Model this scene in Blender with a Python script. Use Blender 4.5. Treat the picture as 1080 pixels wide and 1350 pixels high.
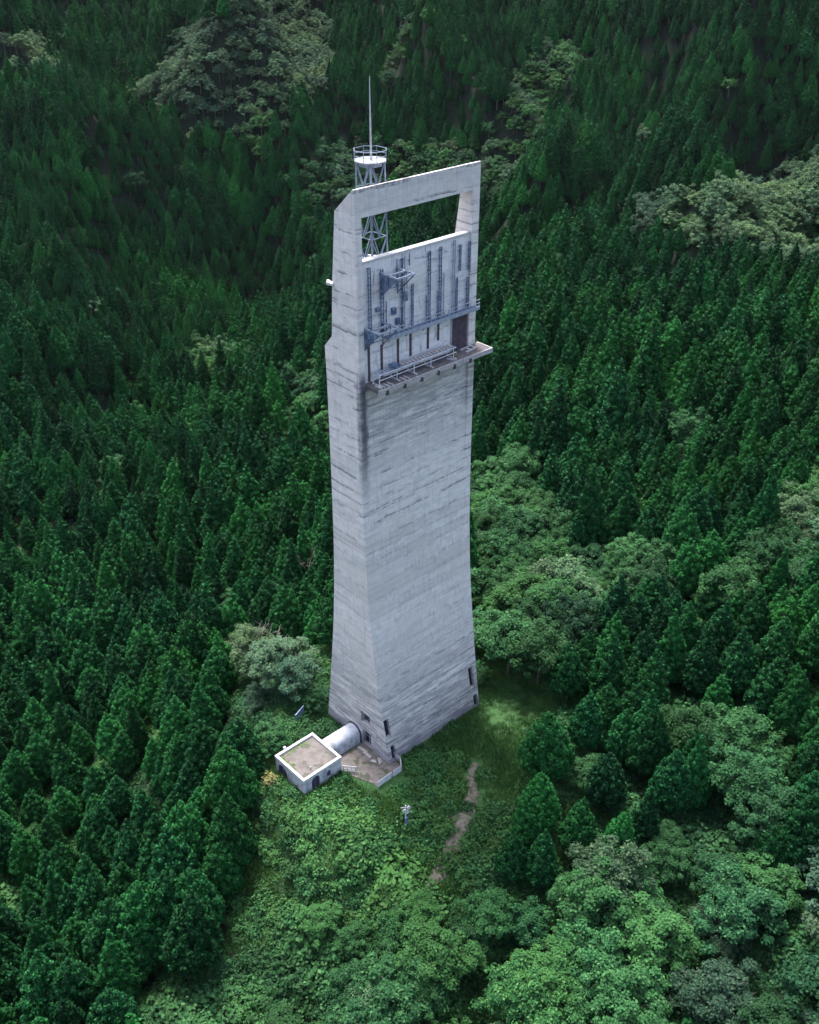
import bpy, bmesh, math, random
import numpy as np
from mathutils import Vector, Matrix
from mathutils.geometry import tessellate_polygon

# ------------------------------------------------------------------ scene, camera, light
S = bpy.context.scene
for o in list(bpy.data.objects): bpy.data.objects.remove(o)
COL = S.collection
CAM_H, FPX, PITCH = 90.0, 1343.07, math.radians(31.696)
cam_d = bpy.data.cameras.new("camera"); cam = bpy.data.objects.new("camera", cam_d); COL.objects.link(cam)
cam.location = (0, 0, CAM_H); cam.rotation_euler = (math.radians(90) - PITCH, 0, 0)
cam_d.sensor_fit = 'VERTICAL'; cam_d.sensor_height = 24.0; cam_d.lens = 24.0 * FPX / 1350.0
cam_d.clip_start = 0.5; cam_d.clip_end = 4000
S.camera = cam
SUN_DIR = Vector((-0.14, 0.37, 0.92)).normalized()          # towards the sun
W = bpy.data.worlds.new("World"); S.world = W; W.use_nodes = True
wn = W.node_tree; bg = wn.nodes['Background']
sky = wn.nodes.new('ShaderNodeTexSky'); sky.sky_type = 'NISHITA'; sky.sun_disc = False
sky.sun_elevation = math.asin(SUN_DIR.z); sky.sun_rotation = math.atan2(SUN_DIR.x, SUN_DIR.y)
sky.dust_density = 4.0; sky.air_density = 1.0; sky.ozone_density = 0.25
wn.links.new(sky.outputs[0], bg.inputs[0]); bg.inputs[1].default_value = 0.125
sl = bpy.data.lights.new("sun", 'SUN'); sl.energy = 1.9; sl.angle = math.radians(14); sl.color = (0.98, 0.98, 1.0)
so = bpy.data.objects.new("sun", sl); COL.objects.link(so)
so.rotation_euler = SUN_DIR.to_track_quat('Z', 'Y').to_euler(); so.location = (0, 0, 200)
S.view_settings.view_transform = 'Standard'; S.view_settings.look = 'None'
S.view_settings.exposure = 1.88; S.view_settings.gamma = 1.0; S.view_settings.use_curve_mapping = False
S.render.resolution_x = 819; S.render.resolution_y = 1024
S.cycles.max_bounces = 5; S.cycles.diffuse_bounces = 2; S.cycles.transparent_max_bounces = 4

random.seed(7); R = np.random.default_rng(11)
C0 = np.array([-0.695, 97.625]); AZ = math.radians(47.083)
U = np.array([math.sin(AZ), math.cos(AZ)]); V = np.array([-math.cos(AZ), math.sin(AZ)])
ROT = math.radians(90) - AZ
def world(u, v): return C0 + U * u + V * v

# ------------------------------------------------------------------ helpers
def tag(o, label=None, cat=None, group=None, kind=None):
    if label: o['label'] = label
    if cat: o['category'] = cat
    if group: o['group'] = group
    if kind: o['kind'] = kind
    return o
def empty(name, loc=(0, 0, 0), rz=0.0, label=None, cat=None, group=None):
    o = bpy.data.objects.new(name, None); COL.objects.link(o)
    o.location = loc; o.rotation_euler = (0, 0, rz); o.empty_display_size = 0.5
    return tag(o, label, cat, group)
def mesh_obj(name, me, parent=None):
    o = bpy.data.objects.new(name, me); COL.objects.link(o); o.parent = parent
    return o
def np_mesh(name, verts, faces, mat):
    me = bpy.data.meshes.new(name)
    verts = np.asarray(verts, np.float32); faces = np.asarray(faces, np.int32)
    n = faces.shape[1]
    me.vertices.add(len(verts)); me.vertices.foreach_set('co', verts.ravel())
    me.loops.add(faces.size); me.loops.foreach_set('vertex_index', faces.ravel())
    me.polygons.add(len(faces)); me.polygons.foreach_set('loop_start', np.arange(0, faces.size, n, dtype=np.int32))
    me.polygons.foreach_set('loop_total', np.full(len(faces), n, np.int32))
    me.update(calc_edges=True); me.materials.append(mat)
    return me
class MB:
    """collects simple solids; build() links them as one mesh object"""
    def __init__(s): s.bm = bmesh.new()
    def hexa(s, p):
        v = [s.bm.verts.new(q) for q in p]
        for f in ((0, 3, 2, 1), (4, 5, 6, 7), (0, 1, 5, 4), (1, 2, 6, 5), (2, 3, 7, 6), (3, 0, 4, 7)):
            s.bm.faces.new([v[i] for i in f])
        return s
    def box(s, x0, x1, y0, y1, z0, z1):
        return s.hexa([(x0, y0, z0), (x1, y0, z0), (x1, y1, z0), (x0, y1, z0), (x0, y0, z1), (x1, y0, z1), (x1, y1, z1), (x0, y1, z1)])
    def bar(s, a, b, r, n=6, r2=None):
        a = Vector(a); b = Vector(b); d = (b - a).normalized(); r2 = r if r2 is None else r2
        t = Vector((0, 0, 1)) if abs(d.z) < 0.9 else Vector((1, 0, 0))
        e1 = d.cross(t).normalized(); e2 = d.cross(e1)
        A = []; B = []
        for i in range(n):
            w = 2 * math.pi * (i + .5) / n; k = e1 * math.cos(w) + e2 * math.sin(w)
            A.append(s.bm.verts.new(a + k * r)); B.append(s.bm.verts.new(b + k * r2))
        for i in range(n):
            j = (i + 1) % n; s.bm.faces.new((A[i], A[j], B[j], B[i]))
        s.bm.faces.new(A[::-1]); s.bm.faces.new(B)
        return s
    def prism(s, pts, off):
        off = Vector(off); A = [s.bm.verts.new(p) for p in pts]; B = [s.bm.verts.new(Vector(p) + off) for p in pts]
        s.bm.faces.new(A[::-1]); s.bm.faces.new(B); n = len(A)
        for i in range(n):
            j = (i + 1) % n; s.bm.faces.new((A[i], A[j], B[j], B[i]))
        return s
    def loft(s, rings, cap=True):
        L = [[s.bm.verts.new(p) for p in r] for r in rings]; n = len(L[0])
        for a, b in zip(L, L[1:]):
            for i in range(n):
                j = (i + 1) % n; s.bm.faces.new((a[i], a[j], b[j], b[i]))
        if cap: s.bm.faces.new(L[0][::-1]); s.bm.faces.new(L[-1])
        return s
    def mesh(s, name, mat, bevel=0.0):
        bmesh.ops.recalc_face_normals(s.bm, faces=s.bm.faces)
        if bevel: bmesh.ops.bevel(s.bm, geom=s.bm.edges[:], offset=bevel, segments=1, affect='EDGES')
        me = bpy.data.meshes.new(name); s.bm.to_mesh(me); s.bm.free(); me.materials.append(mat)
        return me
    def build(s, name, mat, parent=None, bevel=0.0): return mesh_obj(name, s.mesh(name, mat, bevel), parent)
def cut(o, cutters):
    """carve real recesses out of o, then drop the cutters"""
    for c in cutters:
        m = o.modifiers.new('b', 'BOOLEAN'); m.operation = 'DIFFERENCE'; m.solver = 'EXACT'; m.object = c
    bpy.context.view_layer.update()
    me = bpy.data.meshes.new_from_object(o.evaluated_get(bpy.context.evaluated_depsgraph_get()))
    o.modifiers.clear(); o.data = me
    for c in cutters: bpy.data.objects.remove(c)

# ------------------------------------------------------------------ materials
def mat(name, col, rough=0.8, metal=0.0, spec=0.3):
    m = bpy.data.materials.new(name); m.use_nodes = True; b = m.node_tree.nodes['Principled BSDF']
    b.inputs['Base Color'].default_value = (*col, 1); b.inputs['Roughness'].default_value = rough
    b.inputs['Metallic'].default_value = metal; b.inputs['Specular IOR Level'].default_value = spec
    return m
class NT:
    def __init__(s, m): s.t = m.node_tree; s.b = s.t.nodes['Principled BSDF']
    def n(s, typ, **k):
        x = s.t.nodes.new(typ)
        for a, b in k.items(): setattr(x, a, b)
        return x
    def l(s, a, b): s.t.links.new(a, b)
    def math(s, op, a, b=None, c=None, clamp=False):
        x = s.n('ShaderNodeMath', operation=op); x.use_clamp = clamp
        for i, q in enumerate((a, b, c)):
            if q is None: continue
            if isinstance(q, (int, float)): x.inputs[i].default_value = q
            else: s.l(q, x.inputs[i])
        return x.outputs[0]
    def noise(s, vec, scale, detail=3, sc=(1, 1, 1), rough=0.55):
        if sc != (1, 1, 1):
            mp = s.n('ShaderNodeMapping'); mp.inputs['Scale'].default_value = sc; s.l(vec, mp.inputs[0]); vec = mp.outputs[0]
        x = s.n('ShaderNodeTexNoise'); x.inputs['Scale'].default_value = scale; x.inputs['Detail'].default_value = detail
        x.inputs['Roughness'].default_value = rough
        s.l(vec, x.inputs['Vector']); return x.outputs['Fac']
    def ramp(s, f, lo, hi, a=0.0, b=1.0):
        x = s.n('ShaderNodeMapRange', clamp=True); x.interpolation_type = 'SMOOTHSTEP'
        s.l(f, x.inputs[0])
        for i, q in enumerate((lo, hi, a, b)): x.inputs[i + 1].default_value = q
        return x.outputs[0]
    def mix(s, f, a, b, mode='MIX'):
        x = s.n('ShaderNodeMix', data_type='RGBA', blend_type=mode)
        if isinstance(f, (int, float)): x.inputs[0].default_value = f
        else: s.l(f, x.inputs[0])
        for i, q in ((6, a), (7, b)):
            if isinstance(q, tuple): x.inputs[i].default_value = (*q, 1)
            else: s.l(q, x.inputs[i])
        return x.outputs[2]
def noisy(name, c1, c2, scale, rough=0.85, bump=0.0, metal=0.0, c3=None, s3=1.0):
    m = mat(name, c1, rough, metal); t = NT(m); co = t.n('ShaderNodeTexCoord').outputs['Object']
    n = t.noise(co, scale, 5); c = t.mix(t.ramp(n, .35, .65), c1, c2)
    if c3: c = t.mix(t.ramp(t.noise(co, s3, 4), .52, .62), c, c3)
    t.l(c, t.b.inputs['Base Color'])
    if bump:
        bp = t.n('ShaderNodeBump'); bp.inputs['Strength'].default_value = bump; bp.inputs['Distance'].default_value = 0.05
        t.l(n, bp.inputs['Height']); t.l(bp.outputs[0], t.b.inputs['Normal'])
    return m

def concrete(name, base=(0.73, 0.675, 0.64), stained=True, panel=False):
    m = mat(name, base, 0.85); t = NT(m); co = t.n('ShaderNodeTexCoord').outputs['Object']
    sp = t.n('ShaderNodeSeparateXYZ'); t.l(co, sp.inputs[0]); x, y, z = sp.outputs
    big = t.noise(co, 0.16, 4, (1, 1, 1.6)); mott = t.noise(co, 1.3, 5, (1, 1, 1.5))
    c = t.mix(t.ramp(mott, .3, .7), tuple(k * .86 for k in base), tuple(k * 1.05 for k in base))
    c = t.mix(t.math('MULTIPLY', t.ramp(big, .45, .62), .35), c, (base[0] * .98, base[1] * .93, base[2] * .88))
    # pours: each lift of concrete has its own tone
    wob = t.math('ADD', t.math('MULTIPLY', t.math('SUBTRACT', t.noise(co, .5, 4, (1, 1, .4)), .5), .5), t.math('MULTIPLY', t.math('SINE', t.math('MULTIPLY', z, .9)), .45))
    zz = t.math('ADD', z, wob)
    lift = t.math('DIVIDE', zz, 1.52); fl = t.math('FLOOR', lift); fr = t.math('FRACT', lift)
    wv = t.n('ShaderNodeTexWhiteNoise', noise_dimensions='1D'); t.l(fl, wv.inputs['W'])
    c = t.mix(t.math('MULTIPLY', t.math('POWER', wv.outputs[0], 1.6), .38), c, tuple(k * .60 for k in base))
    # board marks: thin horizontal lines and fainter vertical ones
    bz = t.math('FRACT', t.math('DIVIDE', z, .19)); bl = t.ramp(t.math('ABSOLUTE', t.math('SUBTRACT', bz, .5)), .36, .5)
    bm_ = t.math('MULTIPLY', bl, t.ramp(t.noise(co, .9, 4, (1, 1, 5)), .42, .72))
    c = t.mix(t.math('MULTIPLY', bm_, .55), c, (.17, .165, .19))
    vx = t.math('FRACT', t.math('DIVIDE', t.math('ADD', x, y), 1.83)); vl = t.ramp(t.math('ABSOLUTE', t.math('SUBTRACT', vx, .5)), .485, .5)
    c = t.mix(t.math('MULTIPLY', t.math('MULTIPLY', vl, t.ramp(t.noise(co, .3, 3), .4, .65)), .30), c, (.25, .25, .28))
    # long weathering bands along the boards and fine run-off streaks
    b1 = t.noise(co, 1.0, 5, (.16, .16, 2.6), .72); c = t.mix(t.math('MULTIPLY', t.ramp(b1, .50, .70), .34), c, (.27, .275, .31))
    c = t.mix(t.math('MULTIPLY', t.ramp(b1, .46, .34), .25), c, (.68, .67, .69))
    b2 = t.noise(co, 1.0, 4, (5, 5, .13), .6); c = t.mix(t.math('MULTIPLY', t.ramp(b2, .52, .68), .28), c, (.26, .255, .29))
    if stained:
        clean = t.math('SUBTRACT', 1.0, t.math('MULTIPLY', t.math('MULTIPLY', t.ramp(z, 8, 15), t.ramp(z, 33, 25)), .80))
        # dark joint stains that run along the lift lines
        jl = t.ramp(fr, .0, .17, 1.0, 0.0); jn = t.ramp(t.noise(co, .26, 4, (1, 1, 2.9), .6), .44, .54)
        jn2 = t.ramp(t.noise(co, 1.7, 5, (1, 1, .6)), .30, .55)
        j = t.math('MULTIPLY', t.math('MULTIPLY', t.math('MULTIPLY', jl, jn), jn2), clean)
        c = t.mix(t.math('MULTIPLY', j, .82), c, (.07, .068, .085))
        l2 = t.math('FRACT', t.math('DIVIDE', t.math('ADD', zz, .7), 3.37)); k2 = t.math('MULTIPLY', t.ramp(l2, .0, .14, 1., 0.), t.math('MULTIPLY', t.ramp(t.noise(co, .22, 4, (1, 1, 1.3)), .44, .56), t.ramp(t.noise(co, 2.6, 5, (1, 1, .5), .7), .34, .62)))
        c = t.mix(t.math('MULTIPLY', t.math('MULTIPLY', k2, clean), .78), c, (.09, .088, .105))
        warm = t.math('MULTIPLY', t.ramp(t.noise(co, .13, 3), .45, .62), t.ramp(t.math('ABSOLUTE', t.math('SUBTRACT', z, 22)), 4, 14, 1, 0)); c = t.mix(t.math('MULTIPLY', warm, .28), c, (.56, .50, .46))
        dr = t.math('MULTIPLY', t.ramp(fr, .0, .45, 1., 0.), t.math('MULTIPLY', jn, t.ramp(t.noise(co, 3.2, 4, (1, 1, .10)), .45, .66)))
        # streaks hang below the joints
        dr2 = t.math('MULTIPLY', t.ramp(fr, .45, 1., 0., 1.), t.math('MULTIPLY', t.ramp(t.noise(co, .3, 4, (1, 1, 2.), .6), .47, .66), t.ramp(t.noise(co, 2.8, 4, (1, 1, .08)), .42, .62)))
        c = t.mix(t.math('MULTIPLY', t.math('ADD', dr, dr2, clamp=True), .42), c, (.2, .195, .225))
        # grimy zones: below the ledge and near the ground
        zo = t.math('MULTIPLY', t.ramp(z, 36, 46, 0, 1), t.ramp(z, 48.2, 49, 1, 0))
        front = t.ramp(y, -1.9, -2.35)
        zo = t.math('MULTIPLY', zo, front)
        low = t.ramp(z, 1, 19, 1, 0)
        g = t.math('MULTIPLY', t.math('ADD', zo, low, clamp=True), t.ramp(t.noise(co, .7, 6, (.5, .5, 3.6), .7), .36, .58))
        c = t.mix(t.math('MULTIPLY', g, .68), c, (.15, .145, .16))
        foot = t.math('MULTIPLY', t.ramp(t.math('ADD', z, t.math('MULTIPLY', t.noise(co, .5, 4), 2.2)), 1.6, 3.2, 1, 0), .6)
        c = t.mix(foot, c, (.13, .12, .15))
        # black wash down the left edge of the front, under the ledge
        ed = t.math('MULTIPLY', t.ramp(t.math('ADD', x, t.math('MULTIPLY', t.noise(co, 1.2, 5), 1.2)), -7.75, -7.0, 0, 1), t.ramp(t.math('ADD', x, t.math('MULTIPLY', t.noise(co, .9, 5), 1.5)), -6.5, -5.9, 1, 0))
        ed = t.math('MULTIPLY', t.math('MULTIPLY', ed, front), t.math('MULTIPLY', t.ramp(z, 33, 43, 0, 1), t.ramp(z, 48.6, 50.5, 1, .0)))
        c = t.mix(t.math('MULTIPLY', ed, .85), c, (.06, .06, .085))
        # stain line round the flank at the ledge level
        nl = t.math('ABSOLUTE', t.math('SUBTRACT', zz, t.math('ADD', 47.6, t.math('MULTIPLY', y, -.22))))
        sl_ = t.math('MULTIPLY', t.ramp(nl, .12, .75, 1, 0), t.ramp(t.noise(co, 1.1, 5), .42, .6))
        c = t.mix(t.math('MULTIPLY', t.math('MULTIPLY', sl_, t.ramp(x, -7.3, -7.6)), .6), c, (.16, .15, .17))
    if panel:
        s1 = t.math('MULTIPLY', t.ramp(t.noise(co, 2.4, 5, (1, 1, .16)), .56, .68), t.ramp(t.noise(co, .5, 3), .4, .6))
        c = t.mix(t.math('MULTIPLY', s1, .6), c, (.12, .11, .15))
        hl = t.math('MULTIPLY', t.ramp(fr, .0, .10, 1., 0.), t.ramp(t.noise(co, 1.6, 4, (1, 1, .5)), .50, .62)); c = t.mix(t.math('MULTIPLY', hl, .7), c, (.13, .12, .14))
    t.l(c, t.b.inputs['Base Color'])
    bp = t.n('ShaderNodeBump'); bp.inputs['Strength'].default_value = .35; bp.inputs['Distance'].default_value = .03
    t.l(t.math('SUBTRACT', mott, t.math('MULTIPLY', bm_, .5)), bp.inputs['Height']); t.l(bp.outputs[0], t.b.inputs['Normal'])
    return m

def foliage(name, dark, mid, light, warm=None, rough=0.55):
    """leaf colour varies leaf by leaf and plant by plant"""
    m = mat(name, mid, .7, 0, .10); t = NT(m)
    oi = t.n('ShaderNodeObjectInfo').outputs['Random']; isl = t.n('ShaderNodeNewGeometry').outputs['Random Per Island']
    c = t.mix(t.ramp(isl, 0, .8), dark, mid); c = t.mix(t.ramp(isl, .6, 1.), c, light)
    wn_ = t.n('ShaderNodeTexWhiteNoise', noise_dimensions='1D'); t.l(oi, wn_.inputs['W'])
    c = t.mix(t.math('MULTIPLY', t.ramp(wn_.outputs[0], .1, 1), .75), c, warm or light)
    hv = t.n('ShaderNodeHueSaturation'); t.l(c, hv.inputs['Color'])
    t.l(t.math('MULTIPLY_ADD', oi, .75, .60), hv.inputs['Value'])
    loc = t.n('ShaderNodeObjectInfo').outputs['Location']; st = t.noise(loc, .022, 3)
    cc = t.mix(t.ramp(st, .38, .62), hv.outputs[0], t.mix(1.0, hv.outputs[0], (1.4, 1.3, 1.0), 'MULTIPLY'))  # stand-to-stand tint; its bright patches also paint cloud-broken light into the leaves
    cc = t.mix(t.ramp(t.noise(loc, .04, 2), .45, .6), cc, t.mix(1.0, cc, (.62, .70, .80), 'MULTIPLY'))  # darker, bluer stands, with dim cloud light put into their leaf colour
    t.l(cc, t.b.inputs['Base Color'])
    return m

M = dict(
    conc=concrete('weathered_concrete'), panelc=concrete('panel_concrete', (.74, .70, .69), False, True),
    white=noisy('white_paint', (.56, .54, .53), (.42, .41, .41), 2.5, .6),
    wallw=noisy('pale_render', (.50, .49, .51), (.38, .37, .40), 1.4, .85, .15, c3=(.28, .27, .31), s3=.9),
    roof=noisy('roof_screed', (.155, .138, .125), (.115, .10, .09), 1.3, .95, .3, c3=(.085, .08, .065), s3=.8),
    moss=noisy('moss', (.05, .10, .03), (.10, .13, .05), 3, .95),
    steel=noisy('galvanised_steel', (.42, .45, .52), (.30, .34, .42), 3, .5, 0, .35),
    blue=noisy('blue_grey_steel', (.13, .18, .28), (.07, .10, .17), 1.5, .6, 0, .2, c3=(.2, .26, .36), s3=2),
    mast=noisy('mast_steel', (.25, .29, .37), (.16, .20, .28), 3, .5, 0, .3), mastl=noisy('pale_mast_steel', (.30, .30, .32), (.22, .23, .26), 3, .5),
    lite=noisy('light_steel', (.62, .63, .68), (.45, .47, .55), 3, .5),
    dark=mat('dark_void', (.018, .016, .026), .7), door=noisy('rusty_door', (.10, .07, .085), (.055, .045, .065), 2.2, .7),
    purple=noisy('dark_door', (.055, .045, .085), (.035, .03, .055), 3, .6),
    floor=noisy('ledge_floor', (.085, .075, .08), (.13, .12, .12), 1.1, .95, .2),
    timber=noisy('grey_timber', (.42, .39, .38), (.28, .26, .26), 4, .9),
    tile=noisy('patio_paving', (.165, .145, .13), (.12, .105, .095), 1.8, .95, .3, c3=(.07, .075, .05), s3=.9),
    earth=noisy('bare_earth', (.15, .135, .11), (.095, .085, .065), 2.2, .95, .6, c3=(.05, .06, .03), s3=1.6),
    bark=noisy('bark', (.075, .06, .05), (.12, .10, .085), 5, .95),
    dead=noisy('dead_wood', (.36, .32, .29), (.24, .21, .19), 4, .9),
    tube=noisy('white_cladding', (.52, .54, .57), (.40, .42, .46), 1.2, .5, c3=(.30, .30, .31), s3=1.4),
    stain=noisy('dark_stain', (.055, .042, .05), (.09, .07, .08), 5, .95),
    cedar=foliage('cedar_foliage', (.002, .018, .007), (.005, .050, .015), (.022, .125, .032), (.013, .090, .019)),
    leaf=foliage('broad_leaves', (.008, .039, .015), (.018, .074, .025), (.046, .120, .044), (.033, .098, .027)),
    pale=foliage('pale_leaves', (.020, .058, .030), (.044, .098, .050), (.092, .150, .082), (.068, .120, .056)),
    bush=foliage('bush_leaves', (.008, .042, .016), (.020, .076, .026), (.052, .122, .045), (.037, .100, .028)),
    grass=foliage('grass_blades', (.022, .080, .020), (.048, .135, .034), (.10, .19, .06)),
    yel=foliage('yellow_leaves', (.07, .075, .03), (.12, .12, .05), (.18, .165, .08)),
)
# ground: leaf litter under trees, grass in the clearing
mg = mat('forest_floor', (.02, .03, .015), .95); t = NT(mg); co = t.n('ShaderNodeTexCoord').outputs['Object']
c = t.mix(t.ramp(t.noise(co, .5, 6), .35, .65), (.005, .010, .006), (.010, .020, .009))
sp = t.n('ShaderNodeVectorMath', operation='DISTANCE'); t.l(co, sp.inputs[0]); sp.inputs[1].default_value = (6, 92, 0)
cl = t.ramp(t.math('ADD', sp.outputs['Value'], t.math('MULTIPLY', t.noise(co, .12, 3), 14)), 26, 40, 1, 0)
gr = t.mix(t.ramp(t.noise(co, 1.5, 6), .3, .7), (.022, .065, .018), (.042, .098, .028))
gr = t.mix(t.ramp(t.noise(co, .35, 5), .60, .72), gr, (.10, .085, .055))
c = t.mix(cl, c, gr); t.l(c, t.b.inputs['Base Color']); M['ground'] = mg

# ------------------------------------------------------------------ terrain
def ground_pt(px, py, z):
    a = (px - 540) / FPX; b = -(py - 675) / FPX
    d = np.array([a, math.cos(PITCH) + b * math.sin(PITCH), -math.sin(PITCH) + b * math.cos(PITCH)])
    return np.array([0, 0, CAM_H]) + d * ((z - CAM_H) / d[2])
def proj(P):
    P = np.atleast_2d(P); d = P - np.array([0, 0, CAM_H])
    cz = d[:, 1] * math.cos(PITCH) - d[:, 2] * math.sin(PITCH); up = d[:, 1] * math.sin(PITCH) + d[:, 2] * math.cos(PITCH)
    return np.stack([540 + FPX * d[:, 0] / cz, 675 - FPX * up / cz], -1), cz
CP = [(430, 955, 0), (520, 1020, 0), (640, 930, 0), (400, 1060, 0), (360, 1000, 0), (540, 1050, 0), (470, 960, 0), (540, 900, 0),
      (690, 900, 0), (730, 970, 1), (650, 1010, 0), (620, 1080, -1), (580, 1160, -2.5), (520, 1250, -5), (700, 1350, -8), (400, 1350, -12), (900, 1350, -7),
      (460, 1150, -3.5), (350, 1130, -6), (780, 1150, -3), (1060, 1200, -1), (1200, 1300, 0),
      (300, 960, -6), (280, 1060, -10), (200, 1140, -18), (90, 1200, -23), (0, 1000, -30), (100, 900, -32), (300, 1260, -10), (180, 1350, -12), (-150, 1200, -26), (-200, 900, -34),
      (300, 860, -15), (390, 800, -14), (200, 760, -33), (50, 700, -37), (300, 640, -34), (420, 620, -30), (-150, 650, -38),
      (100, 500, -32), (300, 390, -30), (420, 370, -28), (-100, 480, -34), (200, 440, -30),
      (640, 560, -13), (640, 760, -6), (700, 700, -8), (760, 640, -7), (900, 600, -1), (850, 430, -3), (900, 800, -1), (1050, 650, 3), (960, 1000, -1), (1060, 850, 5), (700, 400, -12),
      (1080, 420, 3), (1200, 700, 10), (640, 340, -16),
      (860, 270, 2), (960, 245, 6), (1080, 205, 9), (1200, 190, 12), (700, 290, -14),
      (540, 230, -16), (540, 120, 2), (540, 30, 28), (700, 60, 22), (850, 60, 26), (1050, 40, 34), (1000, 130, 2), (850, 170, -2),
      (300, 90, 16), (300, 20, 34), (180, 200, -12), (30, 220, -8), (60, 60, 24), (150, 30, 26), (420, 200, -16), (0, 340, -24), (1250, 40, 40), (-150, 40, 35)]
P = np.array([ground_pt(*c) for c in CP])
EX = [(-60, 335, -52), (-110, 330, -50), (-30, 350, -44), (150, 400, -8), (230, 420, -4), (0, 20, -6), (-60, 20, -14), (60, 20, -4), (0, -60, 0), (-150, -50, -20), (150, -50, 5),
      (0, 800, 75), (-300, 800, 80), (300, 800, 85), (0, 1100, 130), (-500, 1100, 130), (500, 1100, 130), (-600, 400, 10), (600, 400, 60), (-500, 0, 0), (500, 0, 40), (-300, 250, -25), (300, 250, 25)]
P = np.vstack([P, np.array(EX, float)])
SC = 100.0
def _K(a, b):
    d2 = ((a[:, None, :] - b[None, :, :]) ** 2).sum(-1); return .5 * d2 * np.log(d2 + 1e-12)
_X = P[:, :2] / SC; _n = len(_X)
A = np.zeros((_n + 3, _n + 3)); A[:_n, :_n] = _K(_X, _X) + np.eye(_n) * .004
A[:_n, _n] = 1; A[:_n, _n + 1:] = _X; A[_n, :_n] = 1; A[_n + 1:, :_n] = _X.T
_w = np.linalg.solve(A, np.concatenate([P[:, 2], [0, 0, 0]]))
CREST = [(np.array([ground_pt(px, py, -26)[:2] for px, py in ((-100, 500), (0, 488), (150, 455), (300, 375), (430, 352))]), (-190, -18), 11, 34),
         (np.array([ground_pt(px, py, 0)[:2] for px, py in ((640, 325), (820, 270), (950, 245), (1090, 212), (1250, 200))]), (30, 300), 9, 34),
         (np.array([ground_pt(px, py, -3)[:2] for px, py in ((700, 480), (850, 468), (1080, 440), (1200, 430))]), (40, 150), 5, 14),
         (np.array([ground_pt(px, py, -32)[:2] for px, py in ((-100, 660), (0, 650), (180, 660), (330, 600))]), (-110, -30), 5, 12)]
KNOLL = [(ground_pt(300, 95, 20)[:2], 22, 48), (ground_pt(20, 75, 24)[:2], 16, 40), (ground_pt(690, 110, 10)[:2], 12, 45), (ground_pt(960, 60, 20)[:2], 14, 60)]
def H(x, y):
    x = np.atleast_1d(np.asarray(x, float)); y = np.atleast_1d(np.asarray(y, float)); out = np.empty_like(x)
    for i in range(0, len(x), 4000):
        q = np.stack([x[i:i + 4000], y[i:i + 4000]], -1) / SC
        out[i:i + 4000] = _K(q, _X) @ _w[:_n] + _w[_n] + q @ _w[_n + 1:]
    d = np.hypot(x - C0[0], y - C0[1]); far = np.clip((d - 45) / 200, 0, 1)
    w1 = x + 14 * np.sin(y / 43 + 1.1) + 6 * np.sin(y / 19); w2 = y + 18 * np.sin(x / 51) + 5 * np.cos(x / 17)
    rid = 1 - 2 * np.abs(np.sin(w1 / 34 + w2 / 95)) ; rid2 = 1 - 2 * np.abs(np.sin(w2 / 46 - w1 / 70 + 1))
    out += far * (1 + 2.6 * np.clip((d - 130) / 220, 0, 1)) * (5.0 * rid + 3.6 * rid2 + 1.6 * np.sin(w1 / 8.5 + w2 / 15))
    for cr, (x0, x1), up, dn in CREST:
        yc = np.interp(x, cr[:, 0], cr[:, 1]); dy = y - yc; wx = np.clip((x - x0) / 25, 0, 1) * np.clip((x1 - x) / 25, 0, 1)
        out += wx * (up * np.exp(-(dy / 20) ** 2) - dn * np.exp(-((dy - 48) / 26) ** 2))
    for (bx, by), hgt_, rad_ in KNOLL: out += hgt_ * np.exp(-((x - bx) ** 2 + (y - by) ** 2) / rad_ ** 2)
    out += .25 * np.sin(x / 3.1) * np.cos(y / 2.7) * np.clip((d - 22) / 10, 0, 1)
    f = np.clip((d - 13) / 9, 0, 1); f = f * f * (3 - 2 * f)
    bu = (x - C0[0]) * U[0] + (y - C0[1]) * U[1]; bv = (x - C0[0]) * V[0] + (y - C0[1]) * V[1]
    e = np.hypot(np.clip(np.maximum(-19 - bu, bu + 7), 0, None), np.clip(np.maximum(-10 - bv, bv - 3), 0, None)); g = np.clip(e / 6, 0, 1)
    return (out - (-.06)) * np.minimum(f, g * g * (3 - 2 * g)) - .06
def axis(lo, a, b, hi, fine, grow=1.10, mx=7.0):
    m = list(np.arange(a, b + .01, fine)); s = fine; q = b
    while q < hi: s = min(s * grow, mx); q += s; m.append(q)
    s = fine; q = a; lo_ = []
    while q > lo: s = min(s * grow, mx); q -= s; lo_.append(q)
    return np.array(lo_[::-1] + m)
gx = axis(-650, -35, 40, 650, 1.2); gy = axis(-120, 55, 125, 1150, 1.2)
GX, GY = np.meshgrid(gx, gy); GZ = H(GX.ravel(), GY.ravel())
nx, ny = len(gx), len(gy); idx = np.arange(nx * ny).reshape(ny, nx)
F = np.stack([idx[:-1, :-1], idx[:-1, 1:], idx[1:, 1:], idx[1:, :-1]], -1).reshape(-1, 4)
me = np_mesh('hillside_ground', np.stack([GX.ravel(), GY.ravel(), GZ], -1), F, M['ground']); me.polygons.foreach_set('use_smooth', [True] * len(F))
tag(mesh_obj('ground', me), kind='structure')

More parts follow.
